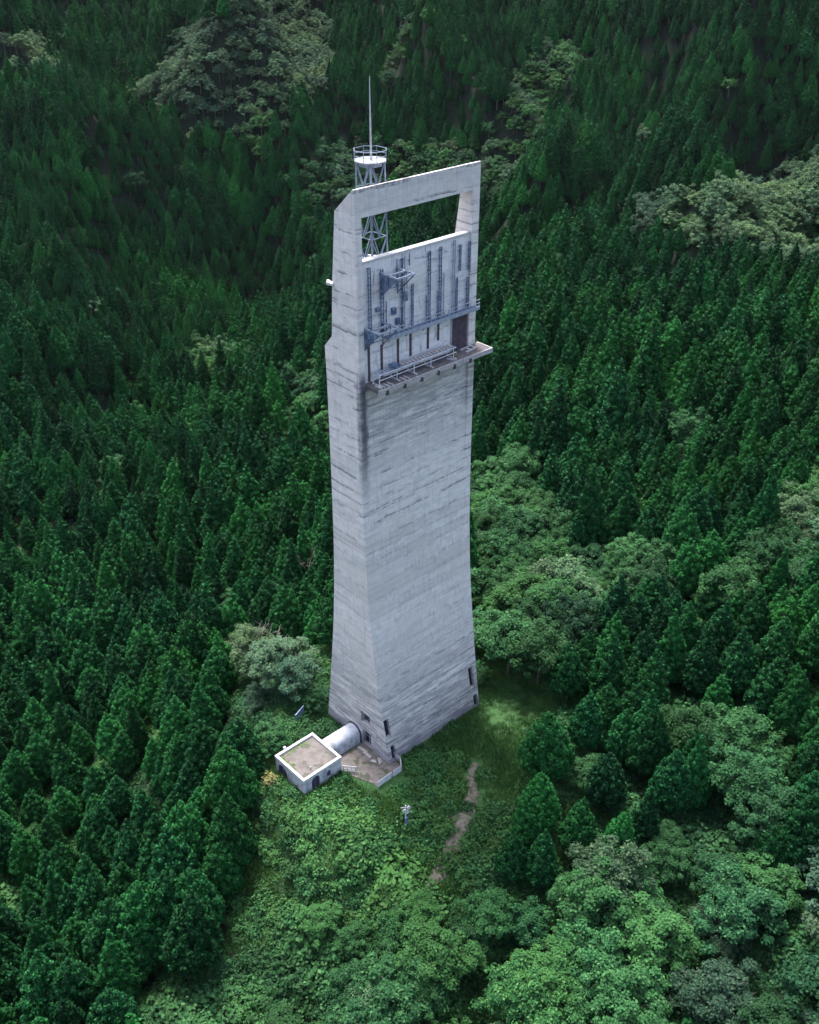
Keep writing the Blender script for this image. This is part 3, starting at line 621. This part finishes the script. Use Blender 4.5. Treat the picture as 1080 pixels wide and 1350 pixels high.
# ------------------------------------------------------------------ vegetation meshes
def tri_cloud(cent, nrm, size, rng, asp=1.5):
    """one rhombic leaf quad per centre"""
    n = len(cent); nrm = nrm / np.linalg.norm(nrm, axis=1, keepdims=True)
    r = rng.normal(size=(n, 3)); e1 = np.cross(nrm, r); e1 /= np.linalg.norm(e1, axis=1, keepdims=True) + 1e-9; e2 = np.cross(nrm, e1)
    s = np.asarray(size)[:, None] if np.ndim(size) else size
    a = e1 * s * asp * .5; b = e2 * s * .5
    v = np.stack([cent - a, cent - b, cent + a, cent + b], 1).reshape(-1, 3)
    return v, np.arange(4 * n).reshape(n, 4)
def sphere_pts(n, rng):
    v = rng.normal(size=(n, 3)); return v / np.linalg.norm(v, axis=1, keepdims=True)
def cedar_mesh(k, hgt=11, rad=2.6, nl=170, per=26, size=.30, fine=0):
    rng = np.random.default_rng(100 + k); cs_, ns_, ss_ = [], [], []
    i = np.arange(nl); t = 1 - np.sqrt((i + .5) / nl) ; t = np.clip(t + rng.normal(0, .02, nl), 0.0, .985)       # 0 bottom .. 1 top
    ph = i * 2.39996 + rng.normal(0, .35, nl)
    lean = rng.normal(0, .12, 2)
    prof_ = np.where(t < .12, .75 + 2.0 * t, (1 - (t - .12) / .88) ** [.70, .84, .76, .64, .90, .72][k % 6])
    rr_ = rad * prof_ * rng.uniform(.72, 1.10, nl)
    z = t * hgt
    c = np.stack([rr_ * .82 * np.cos(ph) + lean[0] * t * 3, rr_ * .82 * np.sin(ph) + lean[1] * t * 3, z], -1)
    c = np.vstack([c, [[lean[0] * 3, lean[1] * 3, hgt * .98], [lean[0] * 3, lean[1] * 3, hgt * 1.02]]])
    rr_ = np.append(rr_, [.25, .15]); ph = np.append(ph, [0, 1])
    lr = np.clip(.26 + .26 * rr_ / rad + rng.uniform(-.06, .16, len(c)), .18, .72)
    for j in range(len(c)):
        d = sphere_pts(per, rng); out = np.array([math.cos(ph[j]), math.sin(ph[j]), .55]); d += out * .75; d /= np.linalg.norm(d, axis=1, keepdims=True)
        pz = c[j] + d * lr[j] * np.array([1, 1, 1.35]) * rng.uniform(.6, 1.1, (per, 1))
        cs_.append(pz); ns_.append(d + rng.normal(0, .35, (per, 3))); ss_.append(rng.uniform(.7, 1.3, per) * size * (.6 + .5 * lr[j] / .5))
    # inner foliage keeps the crown from being see-through
    lf = .78 if fine else 1.; n2 = 420; tt = rng.uniform(0, .95, n2); a2 = rng.uniform(0, 6.283, n2); r2 = rad * .62 * (1 - tt) ** .85
    cs_.append(np.stack([r2 * np.cos(a2) + lean[0] * tt * 3, r2 * np.sin(a2) + lean[1] * tt * 3, tt * hgt], -1)); ns_.append(np.stack([np.cos(a2), np.sin(a2), .6 + 0 * a2], -1) + rng.normal(0, .2, (n2, 3))); ss_.append(np.full(n2, .75) * (1.1 - tt * .7))
    v, f = tri_cloud(np.vstack(cs_), np.vstack(ns_), np.concatenate(ss_), rng)
    return np_mesh('cedar_crown', v, f, M['cedar'])
def broad_mesh(k, m, rad=2.8, hgt=4.2, nl=42, per=95, size=.24, flat_=.75):
    rng = np.random.default_rng(300 + k); cs_, ns_, ss_ = [], [], []
    d0 = sphere_pts(nl, rng); d0[:, 2] = np.abs(d0[:, 2]) * 1.15 - .38; sx, sy = rng.uniform(.8, 1.2, 2)
    c = d0 * np.array([rad * sx, rad * sy, hgt * flat_]) * rng.uniform(.45, 1.08, (nl, 1)) * (1 + .22 * np.sin(np.arctan2(d0[:, 1], d0[:, 0]) * 3 + k))[:, None]; c[:, 2] += hgt * .35 + rng.normal(0, .2, nl)
    lr = rng.uniform(.13, .30, nl) * rad * (42 / nl) ** .15
    for j in range(nl):
        d = sphere_pts(per, rng); d[:, 2] = np.where(d[:, 2] < -.35, -d[:, 2], d[:, 2]); d += d0[j] * .35 + np.array([0, 0, .2]); d /= np.linalg.norm(d, axis=1, keepdims=True)
        cs_.append(c[j] + d * lr[j] * np.array([1, 1, .8]) * rng.uniform(.5, 1.2, (per, 1))); ns_.append(d * .8 + np.array([0, 0, .55]) + rng.normal(0, .38, (per, 3))); ss_.append(rng.uniform(.6, 1.4, per) * size)
    v, f = tri_cloud(np.vstack(cs_), np.vstack(ns_), np.concatenate(ss_), rng)
    return np_mesh('broadleaf_crown', v, f, m)
def bush_mesh(k, m, rad=1.1, hgt=.9, n=420, size=.2):
    rng = np.random.default_rng(500 + k); d = sphere_pts(n, rng); d[:, 2] = np.abs(d[:, 2])
    lump = 1 + .3 * np.sin(d[:, 0] * 5 + k) * np.cos(d[:, 1] * 6 + k)
    c = d * np.array([rad, rad, hgt]) * (rng.uniform(.5, 1.05, n) * lump)[:, None]
    v, f = tri_cloud(c, d * .6 + np.array([0, 0, .7]) + rng.normal(0, .4, (n, 3)), rng.uniform(.6, 1.4, n) * size, rng)
    return np_mesh('bush_leaves', v, f, m)
def trunk_mesh(name, h, r0, r1, limbs, rng, m, spread=1.6, z0=.45):
    o = MB(); p = [Vector((0, 0, -.8))]; N = 5
    for i in range(1, N + 1): p.append(Vector((rng.gauss(0, .06) * i, rng.gauss(0, .06) * i, h * i / N)))
    for i in range(N): o.bar(p[i], p[i + 1], r0 + (r1 - r0) * i / N, 7, r0 + (r1 - r0) * (i + 1) / N)
    for i in range(limbs):
        a = i * 2.4 + rng.random(); z = h * (z0 + (1 - z0) * i / max(1, limbs)); L = spread * (1.2 - .5 * i / max(1, limbs))
        b = Vector((math.cos(a) * L * .6, math.sin(a) * L * .6, z + L * .35)); e_ = Vector((math.cos(a) * L, math.sin(a) * L, z + L * .8))
        o.bar((0, 0, z), b, r1 * 1.1, 5, r1 * .7); o.bar(b, e_, r1 * .7, 5, r1 * .3)
    return o.mesh(name, m)
rt = random.Random(5)
NC, NB = 6, 5
CH = [9.4, 11.8, 10.0, 8.4, 12.0, 8.9]; CR = [3.1, 2.9, 3.3, 3.4, 2.7, 3.2]
CM = [cedar_mesh(k, CH[k], CR[k], 210 + 6 * k, 38, .225) for k in range(NC)]
CF = [cedar_mesh(k, CH[k], CR[k], 300 + 8 * k, 50, .185, 1) for k in range(NC)]
BMg = [broad_mesh(k, M['leaf'], 2.7 + .15 * k, 3.8 + .2 * (k % 3), 64, 80, .21) for k in range(NB)]
BFg = [broad_mesh(40 + k, M['leaf'], 2.7 + .15 * k, 3.6 + .2 * (k % 3), 110, 110, .15) for k in range(NB)]
BFp = [broad_mesh(60 + k, M['pale'], 2.7 + .15 * k, 3.4, 110, 105, .15) for k in range(4)]
BMp = [broad_mesh(20 + k, M['pale'], 2.7 + .15 * k, 3.4, 64, 90, .19) for k in range(4)]
SM = [bush_mesh(k, M['bush'], n=620, size=.15) for k in range(4)] + [bush_mesh(7, M['leaf'], 1.2, 1.1, 620, .15)]
TC = [trunk_mesh('cedar_trunk', 9.0, .22, .10, 2, rt, M['bark'], .8, .35) for _ in range(2)]
TB = [trunk_mesh('broadleaf_trunk', 4.8, .17, .06, 6, rt, M['bark'], 1.9) for _ in range(3)]

# ------------------------------------------------------------------ where things grow (zones drawn on the hillside)
def inpoly(pts, poly):
    x, y = pts[:, 0], pts[:, 1]; ins = np.zeros(len(x), bool); n = len(poly)
    for i in range(n):
        (x0, y0), (x1, y1) = poly[i], poly[i - 1]
        k = ((y0 > y) != (y1 > y)) & (x < (x1 - x0) * (y - y0) / (y1 - y0 + 1e-9) + x0); ins ^= k
    return ins
BROAD = [[(175, 105), (260, 20), (330, -30), (430, -30), (440, 60), (430, 110), (380, 135), (340, 150), (240, 160), (175, 130)],
         [(-60, 10), (60, 30), (95, 80), (40, 105), (-60, 95)], [(640, 150), (700, 60), (760, 40), (790, 70), (720, 140), (665, 240), (615, 240)],
         [(400, 190), (440, 175), (640, 175), (660, 240), (560, 240), (430, 290), (400, 260)],
         [(820, 250), (900, 228), (1150, 175), (1150, 320), (1000, 330), (900, 295), (840, 285)],
         [(610, 600), (700, 590), (770, 690), (880, 700), (890, 745), (800, 800), (740, 870), (735, 930), (640, 870), (610, 800)],
         [(990, 700), (1060, 600), (1150, 580), (1150, 730), (1040, 730)],
         [(900, 960), (930, 905), (960, 920), (1060, 980), (1060, 1060), (1000, 1090), (930, 1080), (900, 1010), (860, 1040), (830, 1110), (690, 1105), (600, 1190), (560, 1130), (470, 1105), (350, 1110), (350, 1190), (120, 1400), (1200, 1400), (1200, 1130), (1070, 1100)],
         [(285, 915), (320, 860), (440, 835), (450, 925), (390, 950), (350, 980), (300, 960)], [(310, 800), (375, 795), (380, 850), (310, 850)],
         [(365, 470), (430, 450), (432, 560), (375, 560)], [(240, 430), (330, 430), (330, 490), (245, 490)]]
PALE = [BROAD[0], BROAD[1], BROAD[4], BROAD[9]]
CLEAR = [[(365, 960), (335, 1050), (360, 1075), (450, 1100), (540, 1110), (590, 1160), (640, 1090), (690, 1050), (725, 1000), (735, 940), (690, 885), (620, 850), (440, 870), (420, 940)],
         [(150, 1400), (250, 1290), (340, 1200), (400, 1230), (440, 1290), (470, 1400)]]
def jgrid(x0, x1, y0, y1, s, j=.36):
    X, Y = np.meshgrid(np.arange(x0, x1, s), np.arange(y0, y1, s)); X[::2] += s / 2
    p = np.stack([X.ravel(), Y.ravel()], -1); return p + R.uniform(-j, j, p.shape) * s
def frust(p, z, mx=60):
    q, cz = proj(np.c_[p, z]); return q, cz, (q[:, 0] > -mx) & (q[:, 0] < 1080 + mx) & (q[:, 1] > -50) & (q[:, 1] < 1350 + 130) & (cz > 25)
def clear_of_buildings(p, r=1.0):
    bu = (p - C0) @ U; bv = (p - C0) @ V
    def out(u0, u1, v0, v1): return (bu < u0 - r) | (bu > u1 + r) | (bv < v0 - r) | (bv > v1 + r)
    a = out(-7.8, 7.8, -5.9, 5.9); b = out(-18.3, -12.6, -2.9, 2.8) & out(-12.7, -7.7, -.7, 1.7) & out(-12.6, -6.8, -7.5, -.6) & out(-11.5, -7.6, -9.0, -7)
    d = np.min(np.hypot(p[:, None, 0] - PATH[None, :, 0], p[:, None, 1] - PATH[None, :, 1]), 1)
    return a & b & (d > 1.15 + r * 1.0)
p = jgrid(-420, 420, 35, 900, 4.15, .46); p = p[p[:, 1] < 235]; p_ = jgrid(-460, 460, 35, 900, 3.75, .46); p = np.vstack([p, p_[p_[:, 1] >= 235]]); z = H(p[:, 0], p[:, 1]); q, cz, ok = frust(p, z + 9); ok &= np.array([True] * len(p))
p, z, q, cz = p[ok], z[ok], q[ok], cz[ok]
isb = np.zeros(len(p), bool); isp = isb.copy(); clr = isb.copy()
qj = q + R.normal(0, 5, q.shape)
for g in BROAD: isb |= inpoly(qj, g)
for g in PALE: isp |= inpoly(qj, g)
qg, _ = proj(np.c_[p, z + 2])
CCED = [[(365, 960), (335, 1010), (350, 1090), (430, 1180), (540, 1200), (640, 1110), (668, 1065), (690, 1010), (715, 955), (700, 905), (690, 885), (620, 850), (440, 870), (420, 940)], CLEAR[1], [(292, 900), (330, 860), (440, 850), (440, 960), (365, 1010), (350, 1100), (325, 1010)]]
for g in CCED:
    for h_ in (2, 6, 9): clr |= inpoly(proj(np.c_[p, z + h_])[0] + (0, 8 if h_ == 14 else 0), g) & ((h_ < 8) | ~isb)
stand = np.sin(p[:, 0] / 13 + 1.7 * np.sin(p[:, 1] / 22)) * np.sin(p[:, 1] / 17 + 1.2 * np.cos(p[:, 0] / 19)); stand = .94 + .20 * np.tanh(stand * 3)
isb |= (R.random(len(p)) < .025)
n1 = np.sin(p[:, 0] / 17 + 2) * np.cos(p[:, 1] / 29) + np.sin((p[:, 0] - p[:, 1]) / 23); isb |= (n1 > 1.72); clr[isb] = False
for g in CLEAR: clr |= inpoly(qg, g)
# cedars
sel = ~isb & ~clr & clear_of_buildings(p, 2.0) & (R.random(len(p)) > .05)
cp, cz_, cq, cd, cst = p[sel], z[sel], q[sel], cz[sel], stand[sel]
# broadleaf: sparser, wider
keep = R.random(len(p)) < .82
selb = isb & ~clr & clear_of_buildings(p, 2.0) & keep
bp_, bz_, bq, bd, bpale = p[selb], z[selb], q[selb], cz[selb], isp[selb]

def region(x, y):
    ys = [(130, 'near the top of the picture'), (230, 'level with the mast platform'), (310, 'level with the frame opening'), (420, 'level with the equipment wall'), (500, 'level with the high ledge'), (580, 'just below ledge level'), (660, 'level with the upper shaft'), (740, 'level with the mid shaft'), (820, 'level with the lower shaft'),
          (900, 'level with the flared base'), (960, 'level with the tower foot'), (1020, 'level with the flat roof'), (1080, 'level with the floodlight pole'), (1140, 'level with the dirt path'), (1210, 'level with the lower path end'), (1290, 'low down in the picture'), (9999, 'along the bottom frame edge')]
    xs = [(90, 'at the left frame edge'), (180, 'near the left frame edge'), (270, 'in the left part of the slope'), (350, 'left of the flat-roofed building'), (440, 'close left of the tower'), (540, 'below the tower'), (640, 'right of the tower front'),
          (720, 'close right of the tower'), (800, 'further right of the tower'), (880, 'midway between tower and right edge'), (960, 'in the right part of the slope'), (1030, 'near the right frame edge'), (9999, 'at the right frame edge')]
    return next(t for k, t in xs if x < k) + ', ' + next(t for k, t in ys if y < k)
def plant(nm, crown, trunk, loc, sc, rz, label, cat, group, dz=0.):
    T = bpy.data.objects.new(nm, None); COL.objects.link(T); T.location = loc; T.rotation_euler = (random.gauss(0, .03), random.gauss(0, .03), rz); T.scale = sc; T.empty_display_size = .5
    tag(T, label, cat, group)
    a = mesh_obj('crown', crown, T); a.location.z = dz
    b = mesh_obj('trunk', trunk, T)
    return T, a, b
def scatter(name, pts, zz, sc, rz, var, sources, trunks, label, cat):
    """one object: tree geometry instanced on its own points"""
    n = len(pts); me = bpy.data.meshes.new(name); me.vertices.add(n); me.vertices.foreach_set('co', np.c_[pts, zz].astype(np.float32).ravel())
    for an, arr, ty in (('sc', sc, 'FLOAT'), ('rz', rz, 'FLOAT'), ('var', var, 'INT')):
        at = me.attributes.new(an, ty, 'POINT'); at.data.foreach_set('value', np.asarray(arr))
    o = mesh_obj(name, me); tag(o, label, cat, None, 'stuff')
    ng = bpy.data.node_groups.new(name, 'GeometryNodeTree'); ng.interface.new_socket('Geometry', in_out='INPUT', socket_type='NodeSocketGeometry'); ng.interface.new_socket('Geometry', in_out='OUTPUT', socket_type='NodeSocketGeometry')
    N = ng.nodes; L = ng.links; gi = N.new('NodeGroupInput'); go = N.new('NodeGroupOutput'); jo = N.new('GeometryNodeJoinGeometry')
    def attr(a, ty='FLOAT'):
        x = N.new('GeometryNodeInputNamedAttribute'); x.data_type = ty; x.inputs['Name'].default_value = a; return x.outputs[0]
    cx = N.new('ShaderNodeCombineXYZ'); L.new(attr('rz'), cx.inputs[2]); e2r = N.new('FunctionNodeEulerToRotation'); L.new(cx.outputs[0], e2r.inputs[0])
    for grp in (sources, trunks):
        if not grp: continue
        j = N.new('GeometryNodeJoinGeometry')
        for s in grp:
            oi = N.new('GeometryNodeObjectInfo'); oi.transform_space = 'ORIGINAL'; oi.inputs['Object'].default_value = s; oi.inputs['As Instance'].default_value = True
            tr = N.new('GeometryNodeTransform'); tr.inputs['Translation'].default_value = (0, 0, s.location.z); L.new(oi.outputs['Geometry'], tr.inputs[0])
            L.new(tr.outputs[0], j.inputs[0])
        ip = N.new('GeometryNodeInstanceOnPoints'); L.new(gi.outputs[0], ip.inputs['Points']); L.new(j.outputs[0], ip.inputs['Instance']); ip.inputs['Pick Instance'].default_value = True
        L.new(attr('var', 'INT'), ip.inputs['Instance Index']); L.new(e2r.outputs[0], ip.inputs['Rotation']); L.new(attr('sc'), ip.inputs['Scale']); L.new(ip.outputs[0], jo.inputs[0])
    L.new(jo.outputs[0], go.inputs[0]); md = o.modifiers.new('scatter', 'NODES'); md.node_group = ng
    return o

def depth_rank(pts, q, d): return np.argsort(d)
# cedars: the 300 that show largest are things, the rest is forest
beh = lambda q_, d_: (q_[:, 0] > 428) & (q_[:, 0] < 622) & (q_[:, 1] > 240) & (q_[:, 1] < 960) & (d_ > 95)
inv = (cq[:, 0] > 0) & (cq[:, 0] < 1080) & (cq[:, 1] > 0) & (cq[:, 1] < 1340) & ~beh(cq, cd)
order = np.argsort(cd + 1e4 * ~inv); near = order[:295]; far = order[295:]
csrc, tsrc = {}, {}
for j_, i in enumerate(near):
    k = int([0, 2, 3, 5, 0, 3, 1, 5][R.integers(8)]) if j_ < 240 else j_ % NC; s = float(R.uniform(.70, 1.06) * (.4 + .6 * cst[i])); g = region(*cq[i])
    T, a, b = plant('cedar_tree', CM[k], TC[k % 2], (cp[i][0], cp[i][1], cz_[i] - .3), (s, s, s * R.uniform(.9, 1.1)), float(R.uniform(0, 6.28)), 'dark pointed cedar ' + g, 'cedar tree', 'cedars ' + g, 3.6)
    if j_ < 240: a.data = CF[k]
    else: csrc.setdefault(k, a)
    tsrc.setdefault(k % 2, b)
scatter('cedar_forest', cp[far], cz_[far] - .3, R.uniform(.70, 1.22, len(far)) * cst[far], R.uniform(0, 6.28, len(far)), R.integers(0, NC, len(far)), [csrc[k] for k in range(NC)], [tsrc[k] for k in range(2)],
        'dense dark cedar forest covering the valley and far hillsides', 'forest')
inv = (bq[:, 0] > -5) & (bq[:, 0] < 1085) & (bq[:, 1] > 0) & (bq[:, 1] < 1365) & ~beh(bq, bd)
order = np.argsort(bd + 1e4 * ~inv); near = order[:290]; far = order[290:]
lsrc, psrc, ksrc = {}, {}, {}
for j_, i in enumerate(near):
    pal = bool(bpale[i]) or R.random() < .08; g = region(*bq[i]); s = float(R.uniform(.7, 1.35) * (.62 if (bq[i][0] < 450 and 850 < bq[i][1] < 1000) or (bq[i][0] < 600 and 1050 < bq[i][1] < 1190) else 1.1))
    k = int(R.integers(4 if pal else NB))
    T, a, b = plant('broadleaf_tree', (((BFp if pal else BFg) if j_ < 170 else (BMp if pal else BMg)))[k], TB[k % 3], (bp_[i][0], bp_[i][1], bz_[i] - .2), (s, s, s * R.uniform(.85, 1.15)), float(R.uniform(0, 6.28)),
                    ('pale' if pal else 'mid') + ' green broadleaf ' + g, 'broadleaf tree', ('pale' if pal else 'green') + ' broadleaf trees ' + g, 2.4)
    if j_ >= 170: (psrc if pal else lsrc).setdefault(k, a)
    ksrc.setdefault(k % 3, b)
if len(far):
    src = [lsrc[k] for k in sorted(lsrc)] ; srp = [psrc[k] for k in sorted(psrc)]
    fp = bpale[far] | (R.random(len(far)) < .3)
    for nm, f_, s_, lb in (('broadleaf_wood', far[~fp], src, 'rounded green broadleaf trees scattered through the far cedar slopes'), ('pale_broadleaf_wood', far[fp], srp, 'pale grey-green broadleaf woods capping the far ridges')):
        scatter(nm, bp_[f_], bz_[f_] - .2, R.uniform(.8, 1.4, len(f_)), R.uniform(0, 6.28, len(f_)), R.integers(0, len(s_), len(f_)), s_, [ksrc[k] for k in sorted(ksrc)], lb, 'wood')

# bushes: some stand alone, the rest is ground cover
p = jgrid(-60, 75, 36, 150, .98, .45); z = H(p[:, 0], p[:, 1]); q, cz, ok = frust(p, z, 30); p, z, q = p[ok], z[ok], q[ok]
cu = clear_of_buildings(p, .35); inC = np.zeros(len(p), bool)
grass = inpoly(q, [(560, 985), (600, 960), (640, 900), (640, 860), (700, 870), (745, 960), (730, 1010), (680, 1060), (640, 1060), (640, 1010)])
dense = R.random(len(p)) < np.where(grass, .36, .96)
ok = cu & dense; p, z, q, grass = p[ok], z[ok], q[ok], grass[ok]
bs = []
for k in range(5):
    pt = ground_pt(*[(470, 1100, -2), (420, 1110, -3), (600, 1000, 0), (655, 1075, -1), (560, 1130, -2)][k]); g = float(H(pt[0], pt[1])[0])
    o = mesh_obj('bush', SM[k]); o.location = (pt[0], pt[1], g); o.scale = (1.1,) * 3
    tag(o, ['round green bush in the undergrowth below the patio', 'round green bush below the flat-roofed building', 'leafy bush on the grass near the tower front', 'green bush right of the dirt path', 'green bush left of the dirt path bottom'][k], 'bush'); bs.append(o)
us = np.where(grass, R.uniform(.2, .5, len(p)), R.uniform(.55, 1.35, len(p)))
lump = np.sin(p[:, 0] / 2.9 + 1.5 * np.sin(p[:, 1] / 4.1)) * np.cos(p[:, 1] / 3.3 + p[:, 0] / 7)
low_ = (q[:, 1] > 1075) | ((q[:, 0] > 700) & (q[:, 1] > 860)); us = np.where(low_ & ~grass, us * (1.15 + 1.1 * np.clip(lump, 0, 1)), us)
p2 = jgrid(-150, 160, 148, 330, 2.3, .46); z2 = H(p2[:, 0], p2[:, 1]); _, _, k2_ = frust(p2, z2, 20); p2, z2 = p2[k2_], z2[k2_]
p = np.vstack([p, p2]); z = np.r_[z, z2]; us = np.r_[us, R.uniform(1.2, 2.2, len(p2))]
scatter('undergrowth', p, z - .15, us, R.uniform(0, 6.28, len(p)), R.integers(0, 5, len(p)), bs, [], 'leafy green vines and shrubs covering the ground', 'undergrowth')
# grass tufts
def grass_mesh(k):
    rng = np.random.default_rng(900 + k); n = 90; c = np.c_[rng.normal(0, .28, (n, 2)), np.zeros(n)]; h_ = rng.uniform(.12, .42, n); a = rng.uniform(0, 6.28, n); l = rng.normal(0, .12, (n, 2))
    w_ = np.c_[np.cos(a), np.sin(a), 0 * a] * .035; top = c + np.c_[l, h_]
    return np_mesh('grass_blades', np.stack([c - w_, c + w_, top + w_ * .3, top - w_ * .3], 1).reshape(-1, 3), np.arange(4 * n).reshape(n, 4), M['grass'])
p = jgrid(-20, 35, 70, 125, .42, .5); z = H(p[:, 0], p[:, 1]); ok = clear_of_buildings(p, .15); p, z = p[ok], z[ok]
gn = np.sin(p[:, 0] / 2.3) * np.cos(p[:, 1] / 1.9) + np.sin((p[:, 0] + p[:, 1]) / 3.7); ok = R.random(len(p)) < np.clip(.75 + .3 * gn, .15, 1); p, z, gn = p[ok], z[ok], gn[ok]
gs = []
for k in range(3):
    pt = ground_pt(*[(600, 985, 0), (650, 960, 0), (690, 940, 0)][k]); o = mesh_obj('grass_tuft', grass_mesh(k)); o.location = (pt[0], pt[1], float(H(pt[0], pt[1])[0])); gs.append(o)
    tag(o, ['tuft of grass in the clearing nearest the tower wall', 'tuft of grass in the middle of the clearing', 'tuft of grass at the right side of the clearing'][k], 'grass tuft')
scatter('grass', p, z - .02, R.uniform(.7, 1.3, len(p)) * (1 + .25 * gn), R.uniform(0, 6.28, len(p)), R.integers(0, 3, len(p)), gs, [], 'rough green grass of the clearing beside the tower', 'grass')
# yellowing shrubs
for (px, py, z0, s, nm, lb) in ((357, 1030, 0, 1.0, 'yellow_bush', 'yellow brown bush at the left wall of the flat-roofed building'),):
    pt = ground_pt(px, py, z0); o = mesh_obj(nm, bush_mesh(41, M['yel'], 1.0, 1.3, 300)); o.location = (pt[0], pt[1], float(H(pt[0], pt[1])[0])); tag(o, lb, 'bush')
o = mesh_obj('ledge_plant', bush_mesh(42, M['yel'], .35, .6, 120, .12)); o.location = tower_pt(4.2, -3.3, 48.4); tag(o, 'small yellow plant growing on the high ledge beside the cable tray', 'plant')
o = mesh_obj('ledge_plant', bush_mesh(43, M['yel'], .45, .5, 120, .12)); o.location = tower_pt(8.2, -2.0, 48.4); tag(o, 'pale yellow plant growing at the right end of the high ledge', 'plant')
# dead trees
def dead_tree(px, py, z0, h, label, lean, seed):
    rg = random.Random(seed); pt = ground_pt(px, py, z0); g = float(H(pt[0], pt[1])[0])
    T = empty('dead_tree', (pt[0], pt[1], g), 0, label, 'dead tree'); o = MB(); br = MB()
    def grow(a, d, L, r, dep, b_):
        e_ = a + d * L; b_.bar(a, e_, r, 5, r * .6)
        if dep:
            for _ in range(3):
                k = Vector((rg.gauss(0, .6), rg.gauss(0, .6), rg.gauss(.1, .3))); grow(a + d * L * rg.uniform(.5, 1), (d + k).normalized(), L * .62, r * .55, dep - 1, br)
    grow(Vector((0, 0, -.3)), Vector((*lean, 1)).normalized(), h, .16, 4, o)
    o.build('trunk', M['dead'], T); br.build('branches', M['dead'], T)
dead_tree(335, 905, -8, 5.5, 'bare pale brown dead tree among bushes left of the tower', (.2, 0), 1)
dead_tree(790, 1160, -2, 3.6, 'pale fallen bare branches in the lower right thicket', (.8, .2), 2)
dead_tree(415, 765, -14, 5.0, 'grey bare tree close behind the left edge of the tower', (-.3, 0), 3)
dead_tree(265, 335, -26, 12.0, 'pale bare dead tree high on the far left slope', (.3, 0), 4)
print('cedars', len(cp), 'broad', len(bp_), 'under', len(p))
